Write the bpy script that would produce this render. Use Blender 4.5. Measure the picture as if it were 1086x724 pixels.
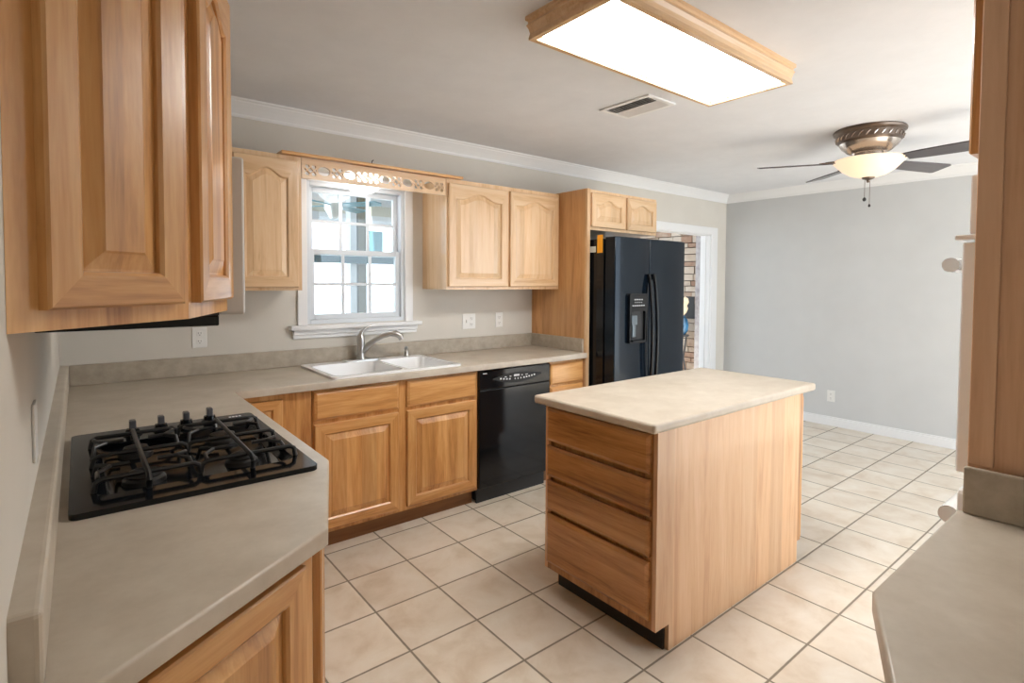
import bpy, bmesh, math, random
from mathutils import Vector, Matrix, Euler
random.seed(7)
PI = math.pi
R = math.radians
scene = bpy.context.scene
for o in list(bpy.data.objects):
    bpy.data.objects.remove(o, do_unlink=True)
COL = scene.collection

# ------------------------------------------------------------------ camera
CAMX, CAMY, CAMZ = 0.0758, -3.4104, 1.4312
YAW, PITCH, ROLL, FPX, SHY = 38.676, -2.0, 0.2858, 575.0, -42.38
cd = bpy.data.cameras.new('camera')
cam = bpy.data.objects.new('camera', cd)
COL.objects.link(cam)
yw, pt, rl = R(YAW), R(PITCH), R(ROLL)
fw = Vector((math.sin(yw)*math.cos(pt), math.cos(yw)*math.cos(pt), math.sin(pt)))
rt = Vector((math.cos(yw), -math.sin(yw), 0))
up = rt.cross(fw)
rt2 = rt*math.cos(rl) + up*math.sin(rl)
up2 = up*math.cos(rl) - rt*math.sin(rl)
cam.matrix_world = Matrix(((rt2.x, up2.x, -fw.x, CAMX), (rt2.y, up2.y, -fw.y, CAMY), (rt2.z, up2.z, -fw.z, CAMZ), (0, 0, 0, 1)))
cd.sensor_fit = 'HORIZONTAL'
cd.sensor_width = 36.0
cd.lens = FPX/1086*36.0
cd.shift_y = SHY/1086.0
cd.clip_start = 0.02
scene.camera = cam

# ------------------------------------------------------------------ view, world, daylight
scene.view_settings.view_transform = 'Standard'
scene.view_settings.look = 'None'
scene.view_settings.gamma = 1.0
scene.view_settings.use_curve_mapping = False
scene.view_settings.exposure = 1.38
WORLD_STRENGTH = 1.75
CEIL_LAMP = 9.5
FAN_LAMP = 5.0
w = bpy.data.worlds.new('daylight')
scene.world = w
w.use_nodes = True
bg = w.node_tree.nodes['Background']
bg.inputs[0].default_value = (0.80, 0.90, 1.0, 1)
bg.inputs[1].default_value = WORLD_STRENGTH
sund = bpy.data.lights.new('sun', 'SUN')
sund.energy = 5.0
sund.angle = R(2)
sund.color = (1.0, 0.98, 0.95)
sun = bpy.data.objects.new('sun', sund)
sun.rotation_euler = (R(34), 0, R(-8))      # high southern sun falling on the ground behind the camera
COL.objects.link(sun)


def area_light(name, loc, rot, sx, sy, power, color=(1, 1, 1)):
    ld = bpy.data.lights.new(name, 'AREA')
    ld.shape = 'RECTANGLE'
    ld.size = sx
    ld.size_y = sy
    ld.energy = power
    ld.color = color
    o = bpy.data.objects.new(name, ld)
    o.location = loc
    o.rotation_euler = rot
    COL.objects.link(o)
    return o


area_light('foreground_fill', (1.2, -4.35, 2.44), (0, 0, 0), 0.9, 0.35, 6.0, (1.0, 0.95, 0.88))  # unseen fill light added to brighten the near foreground


# ------------------------------------------------------------------ materials
def mat(name, color, rough=0.5, metal=0.0, spec=0.5, emit=None, estr=0.0, coat=0.0, trans=0.0):
    m = bpy.data.materials.new(name)
    m.use_nodes = True
    b = m.node_tree.nodes['Principled BSDF']
    b.inputs['Base Color'].default_value = (*color, 1)
    b.inputs['Roughness'].default_value = rough
    b.inputs['Metallic'].default_value = metal
    b.inputs['Specular IOR Level'].default_value = spec
    if coat:
        b.inputs['Coat Weight'].default_value = coat
        b.inputs['Coat Roughness'].default_value = 0.12
    if trans:
        b.inputs['Transmission Weight'].default_value = trans
    if emit:
        b.inputs['Emission Color'].default_value = (*emit, 1)
        b.inputs['Emission Strength'].default_value = estr
    return m


def N(m, typ, **kw):
    n = m.node_tree.nodes.new(typ)
    for k, v in kw.items():
        setattr(n, k, v)
    return n


def L(m, a, b):
    m.node_tree.links.new(a, b)


def ramp(m, stops):
    r = N(m, 'ShaderNodeValToRGB')
    e = r.color_ramp.elements
    while len(e) < len(stops):
        e.new(0.5)
    for i, (p, c) in enumerate(stops):
        e[i].position = p
        e[i].color = (*c, 1)
    return r


def noise(m, vec, scale, detail=4, rough=0.55, dist=0.0):
    n = N(m, 'ShaderNodeTexNoise')
    n.inputs['Scale'].default_value = scale
    n.inputs['Detail'].default_value = detail
    n.inputs['Roughness'].default_value = rough
    n.inputs['Distortion'].default_value = dist
    if vec is not None:
        L(m, vec, n.inputs['Vector'])
    return n


def math_node(m, op, a, b=None):
    n = N(m, 'ShaderNodeMath', operation=op)
    for i, v in enumerate((a, b)):
        if v is None:
            continue
        if isinstance(v, (int, float)):
            n.inputs[i].default_value = v
        else:
            L(m, v, n.inputs[i])
    return n.outputs[0]


def speckled(name, c1, c2, scale, rough=0.45, detail=5, bump=0.0, spec=0.5, world=True, c3=None):
    m = mat(name, c1, rough, spec=spec)
    tc = N(m, 'ShaderNodeTexCoord')
    n = noise(m, tc.outputs['Object'], scale, detail, 0.65)
    stops = [(0.3, c1), (0.7, c2)] if c3 is None else [(0.3, c1), (0.5, c3), (0.7, c2)]
    r = ramp(m, stops)
    L(m, n.outputs['Fac'], r.inputs[0])
    L(m, r.outputs[0], m.node_tree.nodes['Principled BSDF'].inputs['Base Color'])
    if bump:
        n2 = noise(m, tc.outputs['Object'], scale*12, 3)
        bp = N(m, 'ShaderNodeBump')
        bp.inputs['Strength'].default_value = bump
        bp.inputs['Distance'].default_value = 0.002
        L(m, n2.outputs['Fac'], bp.inputs['Height'])
        L(m, bp.outputs[0], m.node_tree.nodes['Principled BSDF'].inputs['Normal'])
    return m


def wood(name, dark, mid, light, grain='Z', rough=0.32, board=0.0, coat=0.35, vary=0.12, across='X', knots=False):
    """streaky oak: noise squashed along the grain, pores, glued-up boards"""
    m = mat(name, mid, rough, coat=coat)
    bs = m.node_tree.nodes['Principled BSDF']
    tc = N(m, 'ShaderNodeTexCoord')
    oi = N(m, 'ShaderNodeObjectInfo')
    off = N(m, 'ShaderNodeVectorMath', operation='SCALE')
    cmb = N(m, 'ShaderNodeCombineXYZ')
    L(m, oi.outputs['Random'], cmb.inputs[0])
    L(m, oi.outputs['Random'], cmb.inputs[1])
    L(m, oi.outputs['Random'], cmb.inputs[2])
    L(m, cmb.outputs[0], off.inputs[0])
    off.inputs['Scale'].default_value = 37.0
    add = N(m, 'ShaderNodeVectorMath', operation='ADD')
    L(m, tc.outputs['Object'], add.inputs[0])
    L(m, off.outputs[0], add.inputs[1])
    mp = N(m, 'ShaderNodeMapping')
    s = {'X': (1.1, 15, 15), 'Y': (15, 1.1, 15), 'Z': (15, 15, 1.1)}[grain]
    mp.inputs['Scale'].default_value = s
    vec = add.outputs[0]
    bval = None
    if board:
        sep = N(m, 'ShaderNodeSeparateXYZ')
        L(m, add.outputs[0], sep.inputs[0])
        a = math_node(m, 'DIVIDE', sep.outputs[across], board)
        fl = math_node(m, 'FLOOR', a)
        wn = N(m, 'ShaderNodeTexWhiteNoise', noise_dimensions='1D')
        L(m, fl, wn.inputs['W'])
        bval = wn.outputs['Value']
        sc = N(m, 'ShaderNodeVectorMath', operation='SCALE')
        L(m, wn.outputs['Color'], sc.inputs[0])
        sc.inputs['Scale'].default_value = 9.0
        ad2 = N(m, 'ShaderNodeVectorMath', operation='ADD')
        L(m, add.outputs[0], ad2.inputs[0])
        L(m, sc.outputs[0], ad2.inputs[1])
        vec = ad2.outputs[0]
    L(m, vec, mp.inputs['Vector'])
    n1 = noise(m, mp.outputs[0], 0.9, 5, 0.62, 0.9)
    n2 = noise(m, mp.outputs[0], 9.0, 3, 0.5, 0.2)
    mixf = math_node(m, 'ADD', math_node(m, 'MULTIPLY', n1.outputs['Fac'], 0.8), math_node(m, 'MULTIPLY', n2.outputs['Fac'], 0.2))
    r = ramp(m, [(0.30, dark), (0.47, mid), (0.66, light)])
    L(m, mixf, r.inputs[0])
    hsv = N(m, 'ShaderNodeHueSaturation')
    L(m, r.outputs[0], hsv.inputs['Color'])
    v = math_node(m, 'ADD', math_node(m, 'MULTIPLY', oi.outputs['Random'], vary), 1.0 - vary/2)
    if bval is not None:
        v = math_node(m, 'ADD', v, math_node(m, 'MULTIPLY', math_node(m, 'SUBTRACT', bval, 0.5), 0.20))
    L(m, v, hsv.inputs['Value'])
    L(m, hsv.outputs[0], bs.inputs['Base Color'])
    bp = N(m, 'ShaderNodeBump')
    bp.inputs['Strength'].default_value = 0.12
    bp.inputs['Distance'].default_value = 0.001
    L(m, n2.outputs['Fac'], bp.inputs['Height'])
    L(m, bp.outputs[0], bs.inputs['Normal'])
    return m


M = {}
OAK = ((0.35, 0.135, 0.035), (0.60, 0.295, 0.095), (0.75, 0.435, 0.18))
M['oak_v'] = wood('oak_vertical', *OAK, 'Z')
M['oak_h'] = wood('oak_horizontal', *OAK, 'X')
M['oak_y'] = wood('oak_lengthways', *OAK, 'Y')
M['oak_boards'] = wood('oak_boards', *OAK, 'Z', board=0.085)
OAK_LIT = ((0.54, 0.31, 0.145), (0.70, 0.46, 0.255), (0.77, 0.555, 0.345))  # OAK again, with the brighter light on the wall cabinets put into its colour
M['pale_v'] = wood('lit_oak_vertical', *OAK_LIT, 'Z')
M['pale_h'] = wood('lit_oak_horizontal', *OAK_LIT, 'X')
M['pale_y'] = wood('lit_oak_lengthways', *OAK_LIT, 'Y')
M['pale_boards'] = wood('lit_oak_boards', *OAK_LIT, 'Z', board=0.07)
SIDE = ((0.36, 0.16, 0.05), (0.56, 0.285, 0.105), (0.66, 0.37, 0.155))
M['side'] = wood('oak_side_panel', *SIDE, 'Z', board=0.11, across='Y')
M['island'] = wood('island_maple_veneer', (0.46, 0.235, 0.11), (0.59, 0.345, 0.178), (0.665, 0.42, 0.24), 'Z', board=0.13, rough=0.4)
OAK_SHADED = ((0.14, 0.048, 0.012), (0.39, 0.17, 0.050), (0.55, 0.285, 0.10))  # oak made darker: shade on the drawer side is put into its colour
M['drawer'] = wood('shaded_oak_drawer', *OAK_SHADED, 'X')
M['drawer_v'] = wood('shaded_oak_frame', *OAK_SHADED, 'Z')
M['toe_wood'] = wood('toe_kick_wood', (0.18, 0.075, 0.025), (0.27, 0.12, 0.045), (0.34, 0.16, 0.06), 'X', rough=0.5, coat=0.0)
M['tall_wood_lit'] = wood('tall_panel_veneer', (0.62, 0.35, 0.20), (0.73, 0.45, 0.275), (0.79, 0.52, 0.335), 'Z', rough=0.45, coat=0.1)  # albedo raised to make up for light missing on this panel
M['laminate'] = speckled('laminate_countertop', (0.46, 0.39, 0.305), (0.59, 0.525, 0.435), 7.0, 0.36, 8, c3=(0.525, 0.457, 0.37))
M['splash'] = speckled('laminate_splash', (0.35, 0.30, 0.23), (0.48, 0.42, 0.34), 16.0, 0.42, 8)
M['wall'] = speckled('greige_wall_paint', (0.64, 0.605, 0.545), (0.67, 0.635, 0.575), 3.0, 0.85, 2, bump=0.15, spec=0.2)
M['end_wall'] = speckled('cool_lit_wall_paint', (0.585, 0.59, 0.585), (0.61, 0.615, 0.61), 3.0, 0.85, 2, bump=0.15, spec=0.2)  # same wall paint, with the cooler daylight put into its colour
M['ceiling'] = speckled('ceiling_paint', (0.735, 0.745, 0.775), (0.775, 0.785, 0.815), 5.0, 0.9, 3, bump=0.25, spec=0.1)
M['trim'] = mat('white_trim_paint', (0.80, 0.80, 0.80), 0.4)
M['white'] = mat('white_enamel', (0.92, 0.92, 0.92), 0.18, coat=0.5)
M['vinyl'] = mat('white_vinyl', (0.66, 0.70, 0.74), 0.35)
M['plastic'] = mat('white_plastic', (0.80, 0.79, 0.76), 0.4)
M['slot'] = mat('outlet_slot', (0.05, 0.05, 0.05), 0.6)
M['black'] = mat('black_gloss_enamel', (0.005, 0.006, 0.008), 0.09, spec=0.34)
M['fridge'] = mat('black_textured_door', (0.004, 0.008, 0.014), 0.13, spec=0.29)
M['fridge'].node_tree.nodes['Principled BSDF'].inputs['Specular Tint'].default_value = (0.80, 0.89, 1.0, 1)
M['black_matte'] = mat('black_matte', (0.012, 0.012, 0.013), 0.5)
M['knob_grey'] = mat('knob_grey', (0.10, 0.10, 0.11), 0.25, coat=0.5)
M['vent_grey'] = mat('vent_grey', (0.25, 0.25, 0.26), 0.7)
M['iron'] = mat('cast_iron', (0.012, 0.012, 0.012), 0.38)
M['burner'] = mat('burner_metal', (0.03, 0.027, 0.025), 0.4, metal=0.5)
M['steel'] = mat('brushed_nickel', (0.50, 0.50, 0.49), 0.28, metal=1.0)
M['dark_steel'] = mat('dark_steel', (0.16, 0.19, 0.21), 0.3, metal=0.7)
M['chrome'] = mat('chrome', (0.75, 0.75, 0.75), 0.1, metal=1.0)
M['legend'] = mat('white_print', (0.75, 0.77, 0.78), 0.5)
M['pewter'] = mat('antique_pewter', (0.16, 0.12, 0.095), 0.32, metal=0.85)
M['pewter_light'] = mat('polished_pewter', (0.50, 0.44, 0.39), 0.25, metal=0.85)
M['blade'] = wood('dark_walnut_blade', (0.035, 0.028, 0.032), (0.055, 0.045, 0.05), (0.08, 0.065, 0.07), 'X', rough=0.3)
M['lamp_diffuser'] = mat('lamp_diffuser', (0.9, 0.9, 0.88), 0.5, emit=(1, 0.985, 0.95), estr=CEIL_LAMP)
M['fan_glass'] = mat('alabaster_glass', (0.85, 0.68, 0.50), 0.4, emit=(1.0, 0.74, 0.50), estr=0.22)
M['dome_glass'] = mat('frosted_dome', (0.9, 0.9, 0.9), 0.4, emit=(1, 0.99, 0.97), estr=3.0)
M['mw_side'] = mat('microwave_silver', (0.62, 0.60, 0.57), 0.35)
M['teal'] = mat('teal_glass', (0.03, 0.22, 0.26), 0.08, coat=0.5)
M['orange'] = mat('orange_tag', (0.95, 0.42, 0.02), 0.5)
M['tagwhite'] = mat('white_tag', (0.80, 0.82, 0.74), 0.5)
M['blue'] = mat('blue_glaze', (0.02, 0.085, 0.16), 0.25, coat=0.4)
M['cream'] = mat('cream_plaster', (0.75, 0.60, 0.42), 0.7)
M['concrete'] = speckled('patio_concrete', (0.62, 0.62, 0.60), (0.72, 0.72, 0.70), 2.0, 0.8)
M['post'] = mat('taupe_post_paint', (0.10, 0.092, 0.055), 0.6)
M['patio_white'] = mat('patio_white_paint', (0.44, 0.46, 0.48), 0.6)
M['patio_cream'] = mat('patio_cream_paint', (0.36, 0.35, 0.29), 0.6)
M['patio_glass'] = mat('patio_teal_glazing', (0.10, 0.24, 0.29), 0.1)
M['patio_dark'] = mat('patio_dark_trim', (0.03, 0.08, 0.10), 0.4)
M['lens'] = mat('pane_glass', (1, 1, 1), 0.0, trans=1.0)


def glass_mat():
    m = bpy.data.materials.new('window_glass')
    m.use_nodes = True
    nt = m.node_tree
    for n in list(nt.nodes):
        nt.nodes.remove(n)
    out = nt.nodes.new('ShaderNodeOutputMaterial')
    mix = nt.nodes.new('ShaderNodeMixShader')
    tr = nt.nodes.new('ShaderNodeBsdfTransparent')
    gl = nt.nodes.new('ShaderNodeBsdfGlossy')
    gl.inputs['Roughness'].default_value = 0.0
    tr.inputs[0].default_value = (0.93, 0.97, 0.98, 1)
    mix.inputs[0].default_value = 0.05
    nt.links.new(tr.outputs[0], mix.inputs[1])
    nt.links.new(gl.outputs[0], mix.inputs[2])
    nt.links.new(mix.outputs[0], out.inputs[0])
    return m


M['glass'] = glass_mat()

TILE, OX, OY = 0.3137, 1.3732, -0.6212


def tile_mat():
    m = mat('ceramic_floor_tile', (0.6, 0.5, 0.4), 0.32)
    bs = m.node_tree.nodes['Principled BSDF']
    tc = N(m, 'ShaderNodeTexCoord')
    mp = N(m, 'ShaderNodeMapping')
    mp.inputs['Location'].default_value = (-OX + 40*TILE, -OY + 40*TILE, 0)
    L(m, tc.outputs['Object'], mp.inputs['Vector'])
    sep = N(m, 'ShaderNodeSeparateXYZ')
    L(m, mp.outputs[0], sep.inputs[0])
    cells, dists = [], []
    for ax in ('X', 'Y'):
        a = math_node(m, 'DIVIDE', sep.outputs[ax], TILE)
        fr = math_node(m, 'FRACT', a)
        cells.append(math_node(m, 'FLOOR', a))
        dists.append(math_node(m, 'MINIMUM', fr, math_node(m, 'SUBTRACT', 1.0, fr)))
    d = math_node(m, 'MINIMUM', dists[0], dists[1])
    wob = noise(m, tc.outputs['Object'], 30, 2)
    d = math_node(m, 'ADD', d, math_node(m, 'MULTIPLY', math_node(m, 'SUBTRACT', wob.outputs['Fac'], 0.5), 0.006))
    cv = N(m, 'ShaderNodeCombineXYZ')
    L(m, cells[0], cv.inputs[0])
    L(m, cells[1], cv.inputs[1])
    wn = N(m, 'ShaderNodeTexWhiteNoise', noise_dimensions='2D')
    L(m, cv.outputs[0], wn.inputs['Vector'])
    sc = N(m, 'ShaderNodeVectorMath', operation='SCALE')
    L(m, wn.outputs['Color'], sc.inputs[0])
    sc.inputs['Scale'].default_value = 20
    ad = N(m, 'ShaderNodeVectorMath', operation='ADD')
    L(m, tc.outputs['Object'], ad.inputs[0])
    L(m, sc.outputs[0], ad.inputs[1])
    n1 = noise(m, ad.outputs[0], 5.5, 6, 0.6, 0.4)
    r = ramp(m, [(0.30, (0.59, 0.49, 0.375)), (0.5, (0.69, 0.61, 0.505)), (0.7, (0.75, 0.69, 0.60))])
    L(m, n1.outputs['Fac'], r.inputs[0])
    hsv = N(m, 'ShaderNodeHueSaturation')
    L(m, r.outputs[0], hsv.inputs['Color'])
    L(m, math_node(m, 'ADD', math_node(m, 'MULTIPLY', wn.outputs['Value'], 0.10), 0.95), hsv.inputs['Value'])
    mask = N(m, 'ShaderNodeMapRange')
    mask.inputs['From Min'].default_value = 0.010
    mask.inputs['From Max'].default_value = 0.018
    L(m, d, mask.inputs['Value'])
    mx = N(m, 'ShaderNodeMix', data_type='RGBA')
    L(m, mask.outputs[0], mx.inputs['Factor'])
    mx.inputs[6].default_value = (0.235, 0.20, 0.15, 1)
    L(m, hsv.outputs[0], mx.inputs[7])
    L(m, mx.outputs[2], bs.inputs['Base Color'])
    rg = math_node(m, 'SUBTRACT', 0.85, math_node(m, 'MULTIPLY', mask.outputs[0], 0.52))
    L(m, rg, bs.inputs['Roughness'])
    bp = N(m, 'ShaderNodeBump')
    bp.inputs['Strength'].default_value = 0.5
    bp.inputs['Distance'].default_value = 0.003
    mask2 = N(m, 'ShaderNodeMapRange')
    mask2.inputs['From Min'].default_value = 0.008
    mask2.inputs['From Max'].default_value = 0.035
    L(m, d, mask2.inputs['Value'])
    L(m, mask2.outputs[0], bp.inputs['Height'])
    L(m, bp.outputs[0], bs.inputs['Normal'])
    return m


M['tile'] = tile_mat()


def stone_mat():
    m = mat('stacked_limestone', (0.6, 0.5, 0.4), 0.85)
    bs = m.node_tree.nodes['Principled BSDF']
    tc = N(m, 'ShaderNodeTexCoord')
    n1 = noise(m, tc.outputs['Object'], 6, 5)
    oi = N(m, 'ShaderNodeObjectInfo')
    r = ramp(m, [(0.3, (0.26, 0.16, 0.11)), (0.5, (0.40, 0.32, 0.25)), (0.7, (0.46, 0.40, 0.34))])
    g = N(m, 'ShaderNodeNewGeometry')
    L(m, math_node(m, 'ADD', math_node(m, 'MULTIPLY', n1.outputs['Fac'], 0.55), math_node(m, 'MULTIPLY', g.outputs['Random Per Island'], 0.45)), r.inputs[0])
    L(m, r.outputs[0], bs.inputs['Base Color'])
    return m


M['stone'] = stone_mat()
M['mortar'] = mat('dark_mortar', (0.16, 0.11, 0.09), 0.9)
M['grey_stone'] = speckled('grey_stone', (0.22, 0.20, 0.21), (0.42, 0.40, 0.40), 14, 0.85)


# ------------------------------------------------------------------ mesh helpers
def inset(poly, d):
    """offset a counter-clockwise outline inwards by d"""
    out = []
    n = len(poly)
    for i in range(n):
        p0, p1, p2 = Vector(poly[i-1][:2]), Vector(poly[i][:2]), Vector(poly[(i+1) % n][:2])
        d1 = (p1-p0).normalized()
        d2 = (p2-p1).normalized()
        n1 = Vector((-d1.y, d1.x))
        n2 = Vector((-d2.y, d2.x))
        b = (n1+n2).normalized()
        b = b/max(b.dot(n1), 0.3)
        out.append(tuple(p1+b*d))
    return out


class MB:
    def __init__(self):
        self.bm = bmesh.new()

    def _setmi(self, faces, mi):
        for f in faces:
            f.material_index = mi

    def box(self, x0, x1, y0, y1, z0, z1, mi=0):
        v = [self.bm.verts.new(p) for p in ((x0, y0, z0), (x1, y0, z0), (x1, y1, z0), (x0, y1, z0), (x0, y0, z1), (x1, y0, z1), (x1, y1, z1), (x0, y1, z1))]
        fs = [self.bm.faces.new([v[i] for i in q]) for q in ((3, 2, 1, 0), (4, 5, 6, 7), (0, 1, 5, 4), (1, 2, 6, 5), (2, 3, 7, 6), (3, 0, 4, 7))]
        self._setmi(fs, mi)
        return self

    def prism(self, poly, z0, z1, mi=0):
        n = len(poly)
        a = [self.bm.verts.new((p[0], p[1], z0)) for p in poly]
        b = [self.bm.verts.new((p[0], p[1], z1)) for p in poly]
        fs = [self.bm.faces.new(b), self.bm.faces.new(a[::-1])]
        for i in range(n):
            j = (i+1) % n
            fs.append(self.bm.faces.new((a[i], a[j], b[j], b[i])))
        self._setmi(fs, mi)
        return self

    def holed(self, outer, holes, z0, z1, mi=0):
        """plate in XY between z0 and z1, with holes"""
        bm = self.bm
        tops = []
        for z in (z0, z1):
            es = []
            vl = []
            for lp in [outer] + holes:
                vs = [bm.verts.new((p[0], p[1], z)) for p in lp]
                vl.append(vs)
                for i in range(len(vs)):
                    es.append(bm.edges.new((vs[i], vs[(i+1) % len(vs)])))
            r = bmesh.ops.triangle_fill(bm, use_beauty=True, use_dissolve=False, edges=es)
            self._setmi([g for g in r['geom'] if isinstance(g, bmesh.types.BMFace)], mi)
            tops.append(vl)
        for a, b in zip(*tops):
            for i in range(len(a)):
                j = (i+1) % len(a)
                f = bm.faces.new((a[i], a[j], b[j], b[i]))
                f.material_index = mi
        return self

    def worktop(self, outer, holes, th, r=0.0065, mi=0):
        """slab with a rounded top edge along its outline and sharp cut-outs; outer is clockwise or not"""
        bm = self.bm
        area = sum(outer[i-1][0]*outer[i][1]-outer[i][0]*outer[i-1][1] for i in range(len(outer)))
        if area < 0:
            outer = outer[::-1]
        rings = [[(p[0], p[1], 0.0) for p in inset(outer, r*0.3)]]
        rings.append([(p[0], p[1], r*0.3) for p in outer])
        for k in range(5):
            a = PI/2*k/4
            rings.append([(p[0], p[1], th-r+r*math.sin(a)) for p in inset(outer, r*(1-math.cos(a)))])
        vr = self.loops(rings, mi, False, False)
        hl = []
        for ring, z in ((vr[0], 0.0), (vr[-1], th)):
            es = []
            for i in range(len(ring)):
                e = bm.edges.get((ring[i], ring[(i+1) % len(ring)]))
                es.append(e)
            hs = []
            for h in holes:
                vs = [bm.verts.new((p[0], p[1], z)) for p in h]
                hs.append(vs)
                for i in range(len(vs)):
                    es.append(bm.edges.new((vs[i], vs[(i+1) % len(vs)])))
            bmesh.ops.triangle_fill(bm, use_beauty=True, use_dissolve=False, edges=es)
            hl.append(hs)
        for a, b in zip(*hl):
            for i in range(len(a)):
                j = (i+1) % len(a)
                bm.faces.new((a[i], a[j], b[j], b[i]))
        return self

    def loops(self, loops, mi=0, cap_first=False, cap_last=True, mis=None, close=True):
        bm = self.bm
        rings = [[bm.verts.new(p) for p in lp] for lp in loops]
        n = len(rings[0])
        for k in range(len(rings)-1):
            a, b = rings[k], rings[k+1]
            for i in range(n if close else n-1):
                j = (i+1) % n
                f = bm.faces.new((a[i], a[j], b[j], b[i]))
                f.material_index = mis[i] if mis else mi
        if cap_first:
            bm.faces.new(rings[0][::-1]).material_index = mi
        if cap_last:
            bm.faces.new(rings[-1]).material_index = mi
        return rings

    def lathe(self, prof, c=(0, 0, 0), n=40, mi=0, axis='Z', cap=True):
        lp = []
        for r, z in prof:
            ring = []
            for i in range(n):
                a = 2*PI*i/n
                p = (r*math.cos(a), r*math.sin(a), z)
                if axis == 'X':
                    p = (z, p[0], p[1])
                elif axis == 'Y':
                    p = (p[0], z, p[1])
                ring.append((c[0]+p[0], c[1]+p[1], c[2]+p[2]))
            lp.append(ring)
        self.loops(lp, mi, cap, cap)
        return self

    def tube(self, pts, r, n=10, mi=0):
        pts = [Vector(p) for p in pts]
        lp = []
        prev = None
        for i, p in enumerate(pts):
            if i == 0:
                t = pts[1]-pts[0]
            elif i == len(pts)-1:
                t = pts[-1]-pts[-2]
            else:
                t = (pts[i+1]-pts[i]).normalized()+(pts[i]-pts[i-1]).normalized()
            t.normalize()
            if prev is None:
                a = Vector((0, 0, 1)) if abs(t.z) < 0.9 else Vector((1, 0, 0))
                u = t.cross(a).normalized()
            else:
                u = (prev - t*prev.dot(t)).normalized()
            prev = u
            v = t.cross(u)
            rr = r[i] if isinstance(r, (list, tuple)) else r
            lp.append([p + (u*math.cos(2*PI*k/n) + v*math.sin(2*PI*k/n))*rr for k in range(n)])
        self.loops(lp, mi, True, True)
        return self

    def build(self, name, mats, parent=None, loc=(0, 0, 0), rz=0.0, smooth=False, bevel=0.0, seg=2, sharp=35):
        me = bpy.data.meshes.new(name)
        bmesh.ops.recalc_face_normals(self.bm, faces=self.bm.faces[:])
        self.bm.to_mesh(me)
        self.bm.free()
        for mm in (mats if isinstance(mats, (list, tuple)) else [mats]):
            me.materials.append(M[mm])
        o = bpy.data.objects.new(name, me)
        o.location = loc
        o.rotation_euler = (0, 0, rz)
        if parent is not None:
            o.parent = parent
        COL.objects.link(o)
        if smooth:
            for p in me.polygons:
                p.use_smooth = True
            try:
                me.set_sharp_from_angle(angle=R(sharp))
            except Exception:
                pass
        if bevel:
            b = o.modifiers.new('bevel', 'BEVEL')
            b.width = bevel
            b.segments = seg
            b.limit_method = 'ANGLE'
            b.angle_limit = R(30)
            b.harden_normals = False
        return o


def tag(o, label=None, cat=None, group=None, kind=None):
    if label:
        o['label'] = label
    if cat:
        o['category'] = cat
    if group:
        o['group'] = group
    if kind:
        o['kind'] = kind
    return o


def empty(name, loc, label, cat, rz=0.0, group=None):
    o = bpy.data.objects.new(name, None)
    o.empty_display_size = 0.1
    o.location = loc
    o.rotation_euler = (0, 0, rz)
    COL.objects.link(o)
    return tag(o, label, cat, group)


def struct(o):
    o['kind'] = 'structure'
    return o


def rrect(x0, x1, y0, y1, r, n=5):
    pts = []
    for cx, cy, a0 in ((x1-r, y1-r, 0), (x0+r, y1-r, 90), (x0+r, y0+r, 180), (x1-r, y0+r, 270)):
        for k in range(n+1):
            a = R(a0+90*k/n)
            pts.append((cx+r*math.cos(a), cy+r*math.sin(a)))
    return pts


def arch_f(u):
    u = abs(u)
    return 0.5*(1+math.cos(PI*min(u/0.84, 1.0)))


def raised_door(parent, wd, h, loc, rz=0.0, arch=0.0, kind='oak', th=0.02, stile=0.058, label=None):
    """frame-and-panel door: x 0..wd, z 0..h, back at y=0, face towards -y"""
    kv, kh, kb = {'oak': ('oak_v', 'oak_h', 'oak_boards'), 'pale': ('pale_v', 'pale_h', 'pale_boards')}[kind]
    ns, nt = 4, 28

    def loop(x0, x1, z0, zt, y, ar, base_x0=None, base_x1=None):
        pts = []
        for i in range(nt):
            pts.append((x0+(x1-x0)*i/nt, y, z0))
        for i in range(ns):
            pts.append((x1, y, z0+(zt-z0)*i/ns))
        for i in range(nt):
            t = i/nt
            x = x1+(x0-x1)*t
            u = (x-wd/2)/((wd-2*stile)/2)
            pts.append((x, y, zt+ar*arch_f(u)))
        for i in range(ns):
            pts.append((x0, y, zt+(z0-zt)*i/ns))
        return pts
    mis = [1]*nt+[0]*ns+[1]*nt+[0]*ns
    b = 0.004
    zo = h-stile-arch if arch else h-stile
    m = MB()
    m.loops([
        loop(0, wd, 0, h, 0, 0),
        loop(0, wd, 0, h, -(th-b), 0),
        loop(b, wd-b, b, h-b, -th, 0),
        loop(stile-0.006, wd-stile+0.006, stile-0.006, zo+0.006, -th, arch),
        loop(stile, wd-stile, stile, zo, -(th-0.005), arch),
        loop(stile+0.001, wd-stile-0.001, stile+0.001, zo-0.001, -(th-0.011), arch)], mis=mis, cap_last=False, cap_first=True)
    d = m.build('door', [kv, kh], parent, loc, rz)
    if label:
        d['label'] = label
    p = MB()
    g = th-0.011
    s = stile
    lps = [loop(s, wd-s, s, zo, -g, arch),
           loop(s+0.005, wd-s-0.005, s+0.005, zo-0.005, -g, arch),
           loop(s+0.030, wd-s-0.030, s+0.030, zo-0.030, -(th-0.003), arch),
           loop(s+0.034, wd-s-0.034, s+0.034, zo-0.034, -(th-0.001), arch)]
    p.loops(lps)
    p.build('panel', kb, d)
    return d


def slab_front(parent, wd, h, loc, rz=0.0, name='drawer_front', mt='oak_h', th=0.02, e=0.012):
    m = MB()

    def rc(i, y):
        return [(i, y, i), (wd-i, y, i), (wd-i, y, h-i), (i, y, h-i)]
    m.loops([rc(0, 0), rc(0, -(th-0.008)), rc(0.003, -(th-0.006)), rc(e, -th+0.001), rc(e+0.002, -th)], cap_first=True)
    return m.build(name, mt, parent, loc, rz)


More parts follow.
